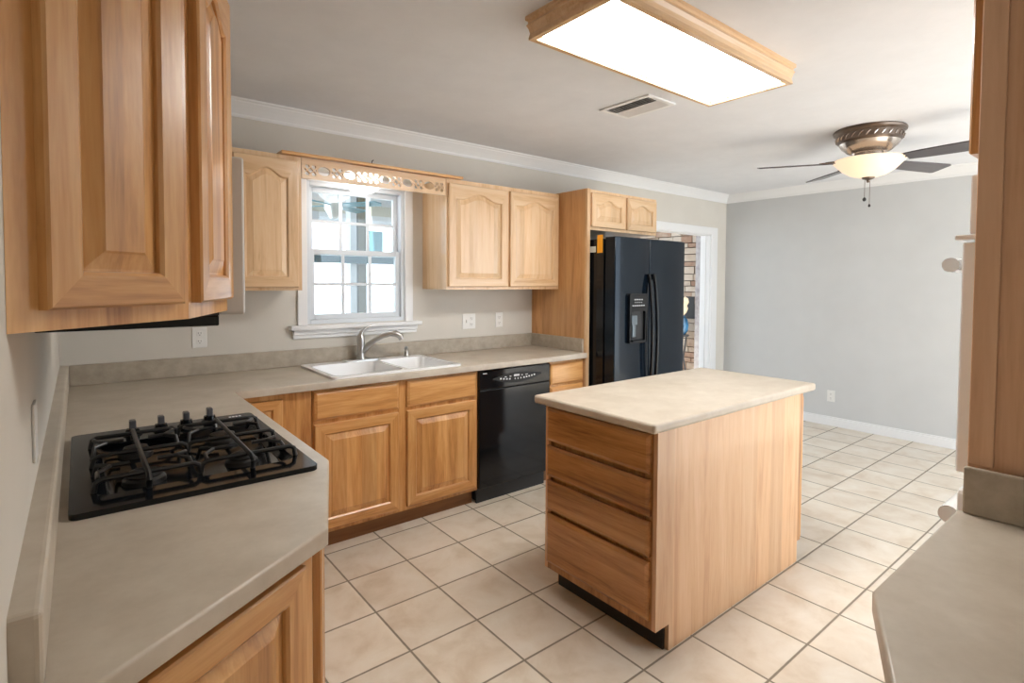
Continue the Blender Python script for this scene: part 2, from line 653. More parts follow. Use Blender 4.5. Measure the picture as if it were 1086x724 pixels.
# ------------------------------------------------------------------ the setting
CZ = 2.455
XE = 6.01
WIN = (1.175, 1.850, 1.165, 2.055)      # window rough opening x0,x1,z0,z1
OPN = (4.00, 5.69, 1.99)                # cased opening
struct(MB().box(-0.13, 8.2, -5.6, 3.9, -0.08, 0).build('floor', 'tile'))
struct(MB().box(-14, 20, -20, -5.6, -0.10, -0.02).build('ground', 'concrete'))
struct(MB().box(-14, 20, 3.9, 20, -0.10, -0.02).build('ground_back', 'concrete'))
# ceiling over kitchen and dining area
struct(MB().box(-0.13, XE+0.13, -5.0, 0.13, CZ, CZ+0.12).build('ceiling', 'ceiling'))
struct(MB().box(-0.12, 0, -4.9, 0.12, 0, CZ).build('wall_left', 'wall'))
wb = MB()
wb.box(0, WIN[0], 0, 0.12, 0, CZ).box(WIN[0], WIN[1], 0, 0.12, 0, WIN[2]).box(WIN[0], WIN[1], 0, 0.12, WIN[3], CZ)
wb.box(WIN[1], OPN[0], 0, 0.12, 0, CZ).box(OPN[0], OPN[1], 0, 0.12, OPN[2], CZ).box(OPN[1], XE, 0, 0.12, 0, CZ)
struct(wb.build('wall_back', 'wall'))
struct(MB().box(XE, XE+0.12, -4.9, 0.12, 0, CZ).build('wall_right', 'end_wall'))
struct(MB().box(0.70, 2.55, -3.86, -3.74, 0, CZ).build('wall_front', 'wall'))
struct(MB().box(-0.12, 2.55, -5.02, -4.90, 0, CZ).build('wall_light_block', 'wall'))  # unseen wall added to keep daylight off the left foreground
struct(MB().box(2.43, 2.55, -4.90, -3.86, 0, CZ).build('wall_light_block_side', 'wall'))  # unseen side of the added light block behind the camera


def crown(name, p0, p1, nrm, mitre0=0, mitre1=0):
    """crown moulding: profile swept along a wall; nrm points into the room"""
    prof = [(0.0, -0.092), (0.006, -0.092), (0.010, -0.084), (0.012, -0.074), (0.020, -0.062), (0.034, -0.044), (0.050, -0.026), (0.056, -0.020), (0.060, -0.012), (0.070, -0.008), (0.074, 0.0), (0.0, 0.0)]
    d = (Vector(p1)-Vector(p0)).normalized()
    m = MB()
    lp = []
    for p, s in ((p0, mitre0), (p1, -mitre1)):
        lp.append([Vector((p[0], p[1], CZ)) + Vector((nrm[0], nrm[1], 0))*a + Vector((0, 0, b)) + Vector((d.x, d.y, 0))*a*s for a, b in prof])
    m.loops(lp, cap_first=True, cap_last=True)
    return struct(m.build(name, 'trim'))


crown('trim_1', (0, 0), (XE, 0), (0, -1), 1, 1)
crown('trim_2', (XE, 0), (XE, -4.9), (-1, 0), 1, 0)
crown('trim_3', (0, -2.6), (0, 0), (1, 0), 0, 1)


def baseboard(name, x0, x1, y0, y1):
    m = MB().box(x0, x1, y0, y1, 0, 0.075)
    if abs(x1-x0) < abs(y1-y0):
        m.box(x0+0.005, x1, y0, y1, 0.075, 0.092)
    else:
        m.box(x0, x1, y0+0.005, y1, 0.075, 0.092)
    return struct(m.build(name, 'trim', bevel=0.003))


baseboard('baseboard_right', XE-0.016, XE, -4.9, -0.016)
baseboard('baseboard_back', 5.80, XE, -0.016, 0)

# cased opening to the living room
o = MB()
cw, ct = 0.115, 0.018
o.box(OPN[1]-0.005, OPN[1]+cw, -ct, 0, 0, OPN[2]+0.075).box(OPN[0]-cw, OPN[0]+0.005, -ct, 0, 0, OPN[2]+0.075)
o.box(OPN[0]+0.005, OPN[1]-0.005, -ct, 0, OPN[2]-0.005, OPN[2]+0.075)
o.box(OPN[1]-0.016, OPN[1], 0, 0.12, 0, OPN[2]-0.0).box(OPN[0], OPN[0]+0.016, 0, 0.12, 0, OPN[2]).box(OPN[0]+0.016, OPN[1]-0.016, 0, 0.12, OPN[2]-0.016, OPN[2])
o.box(OPN[1]-0.030, OPN[1]-0.016, 0.045, 0.075, 0, OPN[2]-0.016)
struct(o.build('trim_4', 'trim', bevel=0.003))

# ------------------------------------------------------------------ window
WX0, WX1, WZ0, WZ1 = WIN
win = empty('window_1', ((WX0+WX1)/2, 0.05, WZ0), None, None)
struct(win)
wc = -(WX0+WX1)/2


def wbox(m, x0, x1, y0, y1, z0, z1):
    m.box(x0+wc, x1+wc, y0-0.05, y1-0.05, z0-WZ0, z1-WZ0)


fr = MB()
ft = 0.028
wbox(fr, WX0, WX0+ft, 0.0, 0.10, WZ0, WZ1)
wbox(fr, WX1-ft, WX1, 0.0, 0.10, WZ0, WZ1)
wbox(fr, WX0+ft, WX1-ft, 0.0, 0.10, WZ1-ft, WZ1)
wbox(fr, WX0+ft, WX1-ft, 0.0, 0.10, WZ0, WZ0+ft)
fr.build('window_frame', 'vinyl', win, bevel=0.003)
MEET = 1.617
for nm, za, zb, ya, yb in (('upper_sash', MEET-0.015, WZ1-ft, 0.055, 0.085), ('lower_sash', WZ0+ft, MEET+0.02, 0.02, 0.05)):
    s = MB()
    st = 0.032
    xa, xb = WX0+ft, WX1-ft
    wbox(s, xa, xa+st, ya, yb, za, zb)
    wbox(s, xb-st, xb, ya, yb, za, zb)
    wbox(s, xa+st, xb-st, ya, yb, za, za+st)
    wbox(s, xa+st, xb-st, ya, yb, zb-st, zb)
    so = s.build('sash', 'vinyl', win, bevel=0.003)
    g = MB()
    gx0, gx1, gz0, gz1 = xa+st, xb-st, za+st, zb-st
    ym = (ya+yb)/2
    for k in (1, 2):
        xx = gx0+(gx1-gx0)*k/3
        wbox(g, xx-0.010, xx+0.010, ym-0.012, ym-0.003, gz0, gz1)
    zz = (gz0+gz1)/2
    wbox(g, gx0, gx1, ym-0.0125, ym-0.0035, zz-0.009, zz+0.009)
    g.build('muntin', 'vinyl', so)
    p = MB()
    wbox(p, gx0-0.005, gx1+0.005, ym-0.002, ym+0.002, gz0-0.005, gz1+0.005)
    p.build('pane', 'glass', so)
cs = MB()
wbox(cs, WX0-0.055, WX0+0.004, -0.018, 0, WZ0-0.005, WZ1+0.055)
wbox(cs, WX1-0.004, WX1+0.055, -0.018, 0, WZ0-0.005, WZ1+0.055)
wbox(cs, WX0+0.004, WX1-0.004, -0.018, 0, WZ1-0.004, WZ1+0.055)
cs.build('window_casing', 'trim', win, bevel=0.004)
sl = MB()
wbox(sl, WX0-0.105, WX1+0.105, -0.060, 0.02, WZ0-0.030, WZ0-0.004)
wbox(sl, WX0-0.085, WX1+0.085, -0.030, 0, WZ0-0.062, WZ0-0.030)
wbox(sl, WX0-0.085, WX1+0.085, -0.018, 0, WZ0-0.086, WZ0-0.062)
sl.build('window_sill', 'trim', win, bevel=0.005)

# ------------------------------------------------------------------ base cabinets
FY = -0.59      # face frame plane of the window-wall run


def cabinet(name, loc, label, cat='cabinet', rz=0.0, group=None):
    return empty(name, loc, label, cat, rz, group)


# corner base cabinet
c = cabinet('corner_cabinet', (0.0, 0.0, 0), 'oak base cabinet in the inner corner, its door half hidden by the cooktop counter')
MB().prism([(0.003, -0.003), (1.008, -0.003), (1.008, -0.572), (0.59, -0.572), (0.003, -0.572)], 0.10, 0.872).build('carcass', 'oak_v', c)
m = MB()
m.box(0.61, 1.008, FY, -0.572, 0.10, 0.135).box(0.61, 0.665, FY, -0.572, 0.135, 0.872).box(0.860, 1.008, FY, -0.572, 0.135, 0.872).box(0.665, 0.860, FY, -0.572, 0.845, 0.872)
m.build('face_frame', 'oak_v', c)
raised_door(c, 0.195, 0.715, (0.668, FY+0.004, 0.128), arch=0, stile=0.05)
MB().box(0.59, 1.008, -0.530, -0.515, 0, 0.10).build('toe_kick', 'toe_wood', c)

# sink base
c = cabinet('sink_cabinet', (1.01, 0, 0), 'wide two-door oak base cabinet with false drawer fronts, under the white sink')
MB().box(0.002, 1.043, -0.572, -0.003, 0.10, 0.70).box(0.002, 0.02, -0.572, -0.003, 0.70, 0.872).box(1.025, 1.043, -0.572, -0.003, 0.70, 0.872).build('carcass', 'oak_v', c)
m = MB()
m.box(0.002, 1.043, FY, -0.572, 0.10, 0.140).box(0.002, 1.043, FY, -0.572, 0.855, 0.872).box(0.002, 0.03, FY, -0.572, 0.14, 0.855).box(0.475, 0.55, FY, -0.572, 0.14, 0.855).box(1.018, 1.043, FY, -0.572, 0.14, 0.855).box(0.03, 0.475, FY, -0.572, 0.68, 0.72).box(0.55, 1.018, FY, -0.572, 0.68, 0.72)
m.build('face_frame', 'oak_v', c)
for x0, wd in ((0.008, 0.478), (0.541, 0.484)):
    slab_front(c, wd, 0.152, (x0, FY, 0.708))
    raised_door(c, wd, 0.562, (x0, FY, 0.124))
MB().box(0.0, 1.043, -0.530, -0.515, 0, 0.10).build('toe_kick', 'toe_wood', c)

# dishwasher
c = empty('dishwasher', (2.057, -0.30, 0), 'black built-in dishwasher with curved control panel beside the sink cabinet', 'dishwasher')
m = MB().box(0.004, 0.60, -0.26, 0.28, 0.02, 0.868)
m.build('tub', 'black_matte', c)
m = MB().box(0.0, 0.605, -0.312, -0.262, 0.105, 0.7413)
m.build('door', 'black', c, bevel=0.006)
m = MB().box(0.0, 0.605, -0.312, -0.262, 0.742, 0.868)
cp = m.build('control_panel', 'black', c, bevel=0.006)
# curved lens-shaped touch pad
m = MB()
lp0, lp1 = [], []
n = 24
for i in range(n):
    t = i/n*2*PI
    x = 0.315+0.215*math.cos(t)
    z = 0.800+0.036*math.sin(t)*(1-0.55*math.cos(t)**2)+0.006*math.cos(t)**2
    lp0.append((x, -0.312, z))
    lp1.append((0.315+(x-0.315)*0.97, -0.3165, 0.802+(z-0.802)*0.9))
m.loops([lp0, lp1])
m.build('touch_pad', 'black_matte', cp)
m = MB()
for i, x in enumerate((0.165, 0.190, 0.215, 0.240, 0.285, 0.310, 0.335, 0.362, 0.385, 0.408, 0.431, 0.454)):
    z = 0.792+0.012*abs((x-0.31)/0.15)**2
    s = 0.006 if i < 4 or i > 6 else 0.0035
    m.box(x-s, x+s, -0.3178, -0.3165, z-0.005, z+0.005)
for x, s in ((0.205, 0.008), (0.245, 0.007), (0.345, 0.006), (0.385, 0.010)):
    m.box(x-s, x+s, -0.3178, -0.3165, 0.809, 0.814)
m.box(0.275, 0.322, -0.3178, -0.3165, 0.808, 0.821)
m.build('button_legends', 'legend', cp)
MB().box(0.025, 0.055, -0.3135, -0.312, 0.846, 0.851).build('badge', 'legend', cp)
m = MB().box(0.01, 0.595, -0.265, -0.25, 0.0, 0.102)
m.build('toe_panel', 'black_matte', c)

# drawer base at the end of the run
c = cabinet('drawer_cabinet', (2.665, 0, 0), 'narrow oak base cabinet of four drawers right of the dishwasher')
MB().box(0.002, 0.350, -0.572, -0.003, 0.10, 0.872).build('carcass', 'oak_v', c)
MB().box(0.002, 0.350, FY, -0.572, 0.10, 0.872).build('face_frame', 'oak_v', c)
for z0, h in ((0.705, 0.150), (0.525, 0.165), (0.335, 0.175), (0.130, 0.190)):
    slab_front(c, 0.330, h, (0.010, FY, z0))
MB().box(0.002, 0.350, -0.530, -0.515, 0, 0.10).build('toe_kick', 'toe_wood', c)

# left run under the cooktop, then the angled end cabinet
c = cabinet('cooktop_cabinet', (0, -1.22, 0), 'oak base cabinet along the left wall under the black cooktop')
MB().box(0.003, 0.575, -0.62, 0.645, 0.10, 0.85).build('carcass', 'oak_v', c)
m = MB().box(0.575, 0.592, -0.62, 0.62, 0.10, 0.872)
m.build('face_frame', 'oak_v', c)
for y0 in (-0.60, 0.0):
    raised_door(c, 0.57, 0.70, (0.592, y0+0.015, 0.13), R(90))
MB().box(0.50, 0.515, -0.62, 0.60, 0, 0.10).build('toe_kick', 'toe_wood', c)

PA = Vector((0.600, -1.862))
PB = Vector((0.450, -2.272))
PC = Vector((0.0, -2.566))
c = cabinet('end_cabinet', (0, -1.862, 0), 'angled oak base cabinet ending the left counter, nearest the camera at lower left')


y0 = 1.862
polyE = [(0.003, -0.0+0.015), (0.003, PC.y+y0), (PB.x, PB.y+y0), (PA.x, PA.y+y0+0.015)]
polyE = [(p[0], p[1]-0.016) if i in (0, 3) else p for i, p in enumerate(polyE)]
MB().prism(polyE, 0.10, 0.872).build('carcass', 'oak_v', c)
ti = [(0.003, -0.002), (0.003, PC.y+y0+0.06), (PB.x-0.055, PB.y+y0+0.045), (PA.x-0.07, -0.002)]
MB().prism(ti, 0, 0.10).build('toe_kick', 'toe_wood', c)
a1 = math.atan2(PB.y-PC.y, PB.x-PC.x)
d1 = (PB-PC).normalized()
n1 = Vector((d1.y, -d1.x))
s = PC+d1*0.085
raised_door(c, 0.415, 0.725, (s.x, s.y+y0, 0.13), a1)
a2 = math.atan2(PA.y-PB.y, PA.x-PB.x)
d2 = (PA-PB).normalized()
s = PB+d2*0.030
raised_door(c, 0.375, 0.725, (s.x, s.y+y0, 0.13), a2)

# ------------------------------------------------------------------ countertop with splashes
ct = empty('countertop', (0, 0, 0.876), 'long L-shaped beige laminate countertop around the window-wall corner', 'countertop')
outer = [(0.0005, -0.0005), (3.014, -0.0005), (3.014, -0.636), (0.640, -0.636), (0.638, -1.858), (0.478, -2.292), (0.088, -2.548), (0.0005, -2.604)]
SX0, SX1, SY0, SY1 = 1.115, 1.930, -0.610, -0.052
sink_hole = rrect(SX0+0.02, SX1-0.02, SY0+0.02, SY1-0.02, 0.03)
KX0, KX1, KY0, KY1 = 0.050, 0.585, -1.930, -1.165
cook_hole = rrect(KX0+0.03, KX1-0.03, KY0+0.03, KY1-0.03, 0.02)
MB().worktop(outer, [sink_hole, cook_hole], 0.038).build('worktop', 'laminate', ct, smooth=True, sharp=40)
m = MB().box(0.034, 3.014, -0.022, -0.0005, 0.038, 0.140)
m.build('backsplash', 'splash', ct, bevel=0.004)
m = MB().box(-0.010, 0.034, -2.520, -0.003, 0.038, 0.140)
m.build('backsplash', 'laminate', ct, bevel=0.009, seg=3)
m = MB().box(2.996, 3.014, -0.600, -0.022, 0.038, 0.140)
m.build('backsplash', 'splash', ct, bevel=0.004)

# ------------------------------------------------------------------ sink
sk = empty('double_sink', ((SX0+SX1)/2, (SY0+SY1)/2, 0.914), 'white double-bowl drop-in kitchen sink under the window', 'sink')
sx, sy = (SX1-SX0)/2, (SY1-SY0)/2
DECK = 0.075
b1 = (-sx+0.030, 0.030, -sy+0.030, sy-DECK-0.02)
b2 = (0.055, sx-0.030, -sy+0.030, sy-DECK-0.02)
MB().holed(rrect(-sx, sx, -sy, sy, 0.03), [rrect(*b1, 0.05), rrect(*b2, 0.05)], 0.0, 0.013).build('rim', 'white', sk, bevel=0.005, seg=3)
for b in (b1, b2):
    m = MB()
    lps = []
    for d, z in ((0, 0.009), (0.004, -0.02), (0.012, -0.13), (0.03, -0.155), (0.06, -0.160)):
        lps.append([(p[0], p[1], z) for p in rrect(b[0]+d, b[1]-d, b[2]+d, b[3]-d, 0.05)])
    m.loops(lps, cap_last=True)
    bo = m.build('basin', 'white', sk, smooth=True)
    MB().lathe([(0.0, 0), (0.04, 0), (0.042, 0.003), (0.0, 0.003)], ((b[0]+b[1])/2, (b[2]+b[3])/2, -0.160), 24).build('drain', 'steel', bo)

# faucet
FX, FYy = 1.490, -0.090
fa = empty('faucet', (FX, FYy, 0.927), 'brushed nickel pull-out faucet with a lever on top, behind the sink', 'faucet')
m = MB()
pl = rrect(-0.125, 0.125, -0.026, 0.026, 0.0255, 8)
m.loops([[(p[0], p[1], 0) for p in pl], [(p[0], p[1], 0.006) for p in pl], [(p[0]*0.96, p[1]*0.85, 0.010) for p in pl]], cap_first=True)
m.build('deck_plate', 'steel', fa, smooth=True)
MB().lathe([(0.030, 0.008), (0.029, 0.02), (0.0245, 0.03), (0.024, 0.10), (0.026, 0.135), (0.024, 0.155), (0.014, 0.170), (0.0, 0.172)], n=28).build('body', 'steel', fa, smooth=True)
pts = [(0.005, -0.005, 0.050), (0.030, -0.020, 0.090), (0.070, -0.045, 0.125), (0.115, -0.070, 0.155), (0.155, -0.092, 0.170), (0.190, -0.108, 0.170), (0.215, -0.120, 0.155), (0.226, -0.125, 0.132)]
MB().tube(pts, [0.020, 0.018, 0.0165, 0.0165, 0.018, 0.020, 0.020, 0.017], 16).build('spout', 'steel', fa, smooth=True)
MB().tube([(0, 0, 0.150), (0.004, -0.002, 0.180), (0.022, -0.006, 0.200), (0.048, -0.010, 0.214), (0.068, -0.012, 0.220)], [0.018, 0.014, 0.009, 0.0065, 0.005], 12).build('lever', 'steel', fa, smooth=True)
# soap dispenser
sd = empty('soap_dispenser', (1.812, -0.095, 0.927), 'small brushed nickel soap dispenser at the back right of the sink', 'soap dispenser')
MB().lathe([(0.021, 0), (0.021, 0.006), (0.016, 0.012), (0.014, 0.035), (0.011, 0.038), (0.011, 0.055), (0.013, 0.060), (0.012, 0.066), (0.0, 0.068)], n=24).build('pump', 'steel', sd, smooth=True)
MB().tube([(0, 0, 0.060), (-0.012, -0.010, 0.062), (-0.026, -0.022, 0.056)], [0.006, 0.005, 0.004], 8).build('nozzle', 'steel', sd, smooth=True)

# ------------------------------------------------------------------ cooktop
ck = empty('gas_cooktop', ((KX0+KX1)/2, (KY0+KY1)/2, 0.914), 'black four-burner gas cooktop set into the left counter', 'cooktop')
kx, ky = (KX1-KX0)/2, (KY1-KY0)/2
# shallow pan in the middle, knob strip at the far end
px0, px1, py0, py1 = -kx+0.052, kx-0.035, -ky+0.095, ky-0.180
m = MB()
m.holed(rrect(-kx, kx, -ky, ky, 0.02), [rrect(px0, px1, py0, py1, 0.03)], 0.0, 0.014)
m.build('surround', 'black', ck, bevel=0.005, seg=3)
m = MB()
m.loops([[(p[0], p[1], z) for p in rrect(px0+d, px1-d, py0+d, py1-d, 0.03)] for d, z in ((0, 0.013), (0.008, 0.004), (0.020, -0.006))])
m.build('spill_tray', 'black', ck, smooth=True)
BX = (-0.115, 0.118)
BY = (py0+0.118, py1-0.105)
for bx in BX:
    for by in BY:
        rr = 0.040 if (bx < 0) == (by < 0) else 0.034
        bo = MB().lathe([(rr+0.010, -0.006), (rr+0.008, 0.004), (rr, 0.010), (rr, 0.014), (0, 0.014)], (bx, by, 0), 32).build('burner', 'burner', ck, smooth=True)
        MB().lathe([(rr-0.002, 0.014), (rr-0.004, 0.021), (rr-0.012, 0.023), (0, 0.023)], (bx, by, 0), 32).build('burner_cap', 'iron', bo, smooth=True)
# two long grates side by side
for gi, bx in enumerate(BX):
    m = MB()
    zt = 0.046
    r_ = 0.0065
    ya, yb = py0-0.020, py1+0.020
    m.tube([(bx, ya+0.012, 0.014), (bx, ya, 0.036), (bx, ya+0.02, zt), (bx, yb-0.02, zt), (bx, yb, 0.036), (bx, yb-0.012, 0.014)], r_, 8)
    ca, cb = (px0-0.006, 0.002) if gi == 0 else (0.002, px1+0.010)
    ym = (BY[0]+BY[1])/2
    for yy in (BY[0]-0.085, BY[0]+0.010, ym, BY[1]-0.008, BY[1]+0.080):
        short = yy in (BY[0]+0.010, BY[1]-0.008)
        if short:
            # fingers reaching towards the burner from the grate rim, with chevron bends
            for sgn in (-1, 1):
                m.tube([(bx+sgn*0.030, yy, zt), (bx+sgn*0.070, yy, zt), (bx+sgn*0.098, yy+0.028*(1 if yy < ym else -1), zt-0.002), (bx+sgn*0.104, yy+0.040*(1 if yy < ym else -1), 0.014)], r_*0.9, 8)
                m.tube([(bx+sgn*0.070, yy, zt), (bx+sgn*0.098, yy-0.045*(1 if yy < ym else -1), zt), (bx+sgn*0.098, yy-0.080*(1 if yy < ym else -1), zt-0.006)], r_*0.8, 8)
        else:
            m.tube([(ca, yy, 0.014), (ca+0.004, yy, 0.036), (ca+0.016, yy, zt-0.003), (cb-0.016, yy, zt-0.003), (cb-0.004, yy, 0.036), (cb, yy, 0.014)], r_, 8)
    m.build('grate', 'iron', ck, smooth=True)
for k, (x, y) in enumerate(((0.207, -1.282), (0.287, -1.268), (0.362, -1.256), (0.437, -1.240))):
    kb = MB().lathe([(0.026, 0), (0.026, 0.004), (0.020, 0.008), (0.018, 0.020), (0.0, 0.022)], (x-(KX0+KX1)/2, y-(KY0+KY1)/2+0.02, 0.014), 24)
    ko = kb.build('knob', 'black', ck, smooth=True)
    cx_, cy_ = x-(KX0+KX1)/2, y-(KY0+KY1)/2+0.02
    g = MB().box(cx_-0.0095, cx_+0.0095, cy_-0.015, cy_+0.015, 0.034, 0.062)
    g.build('grip', 'knob_grey', ko, bevel=0.004)
m = MB()
for i in range(4):
    m.box(0.185+i*0.011, 0.193+i*0.011, ky-0.045, ky-0.033, 0.014, 0.0146)
m.build('badge', 'legend', ck)

# ------------------------------------------------------------------ wall cabinets
def wall_cabinet(name, x0, x1, z0, z1, depth, doors, label, arch=0.045, kind='pale', stile=0.058, group=None):
    c = empty(name, (x0, 0, z0), label, 'cabinet', 0, group)
    kv = kind+'_v'
    w_, h_ = x1-x0, z1-z0
    MB().box(0.001, w_-0.001, -(depth-0.018), -0.003, 0, h_).build('carcass', kv, c)
    m = MB()
    y0_, y1_ = -depth, -(depth-0.018)
    m.box(0.001, w_-0.001, y0_, y1_, 0, 0.04).box(0.001, w_-0.001, y0_, y1_, h_-0.045, h_).box(0.001, 0.04, y0_, y1_, 0.04, h_-0.045).box(w_-0.04, w_-0.001, y0_, y1_, 0.04, h_-0.045)
    m.box(w_/2-0.03, w_/2+0.03, y0_, y1_, 0.04, h_-0.045)
    m.build('face_frame', kv, c)
    for dx0, dx1, dz0, dz1 in doors:
        raised_door(c, dx1-dx0, dz1-dz0, (dx0-x0, -depth, dz0-z0), arch=arch, kind=kind, stile=stile)
    return c


wall_cabinet('wall_cabinet', 0.33, 1.052, 1.382, 2.118, 0.32, ((0.345, 0.680, 1.400, 2.092), (0.706, 1.030, 1.400, 2.092)),
             'arched-door wall cabinet left of the window, half hidden by the near cabinet')
wall_cabinet('wall_cabinet', 1.988, 3.014, 1.382, 2.118, 0.32, ((2.000, 2.494, 1.402, 2.088), (2.518, 2.995, 1.402, 2.088)),
             'two-door arched wall cabinet between the window and the refrigerator panel')
wall_cabinet('over_fridge_cabinet', 3.050, 3.868, 1.828, 2.128, 0.60, ((3.072, 3.452, 1.850, 2.104), (3.478, 3.850, 1.850, 2.104)),
             'short two-door cabinet above the black refrigerator', arch=0.035, stile=0.052)

# tall refrigerator side panel
fp = empty('tall_oak_divider', (3.032, -0.31, 0), 'tall oak side panel between the counter and the black refrigerator', 'panel')
MB().box(-0.0165, 0.0165, -0.290, 0.307, 0, 2.128).build('board', 'side', fp)
MB().box(-0.0165, 0.0165, -0.310, -0.290, 0, 2.128).build('face_strip', 'pale_v', fp)

# valance with cut-outs
VX0, VX1 = 1.054, 1.986
vh, vz0 = 0.112, 2.004
holes = []


def hole_ellipse(cx, cz, a, b, n=20):
    return [(cx+a*math.cos(2*PI*i/n), cz+b*math.sin(2*PI*i/n)) for i in range(n)]


def add_x(cx, cz):
    holes.append([(cx, cz-0.015), (cx+0.016, cz), (cx, cz+0.015), (cx-0.016, cz)])
    for a in (-1, 1):
        holes.append([(cx+a*0.0335, cz-0.010), (cx+a*0.0335, cz+0.010), (cx+a*0.022, cz)])
        for s_ in (-1, 1):
            holes.append([(cx+a*0.004, cz+s_*0.018), (cx+a*0.019, cz+s_*0.0045), (cx+a*0.032, cz+s_*0.018), (cx+a*0.027, cz+s_*0.029), (cx+a*0.010, cz+s_*0.029)])


seq = 'XOXOXXOXOXOX'
wds = {'X': 0.072, 'O': 0.080}
tot = sum(wds[s_] for s_ in seq)
xx = (VX1-VX0-tot)/2
for s_ in seq:
    if s_ == 'X':
        add_x(xx+wds[s_]/2, vh*0.44)
    else:
        holes.append(hole_ellipse(xx+wds[s_]/2, vh*0.46, 0.0365, 0.025))
    xx += wds[s_]
va = empty('window_valance', (VX0, -0.31, vz0), 'pale wooden valance with fretwork cut-outs spanning above the window', 'valance')
m = MB()
m.holed([(0.001, 0), (VX1-VX0-0.001, 0), (VX1-VX0-0.001, vh), (0.001, vh)], holes, -0.009, 0.009)
for v_ in m.bm.verts:
    x_, y_, z_ = v_.co
    v_.co = (x_, z_, y_)
m.build('fretwork_board', 'pale_h', va, bevel=0.0)
tb = MB().box(-0.58, 0.58, -0.10, 0.10, 0, 0.016)
tb = tb.build('shelf_board', 'oak_h', None, (1.520, -0.255, 2.1195), bevel=0.002)
tag(tb, 'thin brown board lying on top of the cabinets and valance above the window', 'board')
dm = empty('dome_light', (1.475, -0.17, 2.112), 'white frosted dome light glowing behind the valance over the sink', 'light')
MB().lathe([(0.125, 0), (0.125, -0.022), (0.118, -0.026), (0, -0.026)], n=32).build('base', 'plastic', dm, smooth=True)
MB().lathe([(0.118, -0.024), (0.115, -0.060), (0.098, -0.095), (0.065, -0.120), (0.025, -0.131), (0, -0.132)], n=32).build('glass_shade', 'dome_glass', dm, smooth=True)
nl = MB().tube([(0, 0, 0), (0.002, 0, 0.022), (0.012, 0, 0.030)], 0.0028, 6).build('hook', 'black_matte', None, (1.47, -0.31, 2.1355))
tag(nl, 'small dark hook standing on the board above the window', 'hook')

# near left wall cabinet with angled doors
UB = Vector((0.362, -1.930))
UC = Vector((0.240, -2.218))
UD = Vector((0.0, -2.428))
c = cabinet('end_wall_cabinet', (0, -1.93, 1.359), 'large angled wall cabinet filling the upper left corner, closest to the camera')
polyU = [(0.0005, 0.0), (0.0005, UD.y+1.93), (UC.x, UC.y+1.93), (UB.x, 0.0)]
MB().prism(polyU, 0, 0.755).build('carcass', 'oak_v', c)
a1 = math.atan2(UC.y-UD.y, UC.x-UD.x)
d1 = (UC-UD).normalized()
s = UD+d1*0.042
raised_door(c, 0.250, 0.70, (s.x, s.y+1.93, 0.030), a1, arch=0.045, stile=0.055)
a2 = math.atan2(UB.y-UC.y, UB.x-UC.x)
d2 = (UB-UC).normalized()
s = UC+d2*0.020
raised_door(c, 0.270, 0.70, (s.x, s.y+1.93, 0.030), a2, arch=0.045, stile=0.055)

# microwave under its cabinet
c = empty('microwave', (0, -1.545, 1.335), 'over-the-range microwave with a pale side edge, just right of the near cabinet', 'microwave')
MB().box(0.003, 0.345, -0.380, 0.380, 0.012, 0.405).build('casing', 'black_matte', c)
MB().box(0.003, 0.345, -0.380, 0.380, -0.013, 0.012).build('bottom_plate', 'black', c, bevel=0.003)
MB().box(0.345, 0.405, -0.380, 0.200, 0.014, 0.405).build('door', 'mw_side', c, bevel=0.006)
MB().box(0.345, 0.400, 0.203, 0.380, 0.014, 0.405).build('control_panel', 'black', c, bevel=0.004)
MB().tube([(0.405, 0.160, 0.05), (0.435, 0.160, 0.07), (0.435, 0.160, 0.35), (0.405, 0.160, 0.37)], 0.009, 8).build('handle', 'mw_side', c, smooth=True)
c = cabinet('microwave_cabinet', (0, -1.545, 1.745), 'short wall cabinet above the microwave on the left wall')
MB().box(0.003, 0.325, -0.380, 0.380, 0, 0.375).build('carcass', 'oak_v', c)
for y_ in (-0.365, 0.008):
    raised_door(c, 0.357, 0.335, (0.325, y_, 0.02), R(90), arch=0.035, stile=0.052)

# ------------------------------------------------------------------ refrigerator
c = empty('refrigerator', (3.495, -0.45, 0), 'black side-by-side refrigerator with an ice dispenser in the left door', 'refrigerator')
X0, X1, XS = -0.425, 0.425, -0.031
MB().box(X0, X1, -0.290, 0.40, 0.03, 1.755).build('body', 'black', c, bevel=0.006)
MB().box(X0+0.01, X1-0.01, -0.30, -0.28, 0.0, 0.085).build('grille', 'black_matte', c)


def bowed(x0, x1, z0, z1, yb, yf, bow):
    m = MB()
    n_ = 10
    lp0, lp1 = [], []
    pts = [(x0, yb)]
    for i in range(n_+1):
        t = i/n_
        e = min(t, 1-t)
        yy = yf - bow*math.sin(PI*t)**0.6
        pts.append((x0+(x1-x0)*t, yy))
    pts.append((x1, yb))
    m.prism(pts, z0, z1)
    return m


fz = bowed(X0, XS-0.003, 0.095, 1.765, -0.300, -0.395, 0.014).build('freezer_door', 'fridge', c, smooth=True, bevel=0.005, sharp=25)
fd = bowed(XS+0.003, X1, 0.095, 1.765, -0.300, -0.395, 0.014).build('fridge_door', 'fridge', c, smooth=True, bevel=0.005, sharp=25)
for x, par in ((XS-0.030, fz), (XS+0.030, fd)):
    pts = []
    for i in range(15):
        t = i/14
        pts.append((x, -0.412-0.042*math.sin(PI*t)**0.7, 0.52+0.98*t))
    MB().tube(pts, 0.013, 12).build('handle', 'black', par, smooth=True)
    m = MB().box(x-0.016, x+0.016, -0.425, -0.392, 1.485, 1.520).box(x-0.016, x+0.016, -0.425, -0.392, 0.500, 0.535)
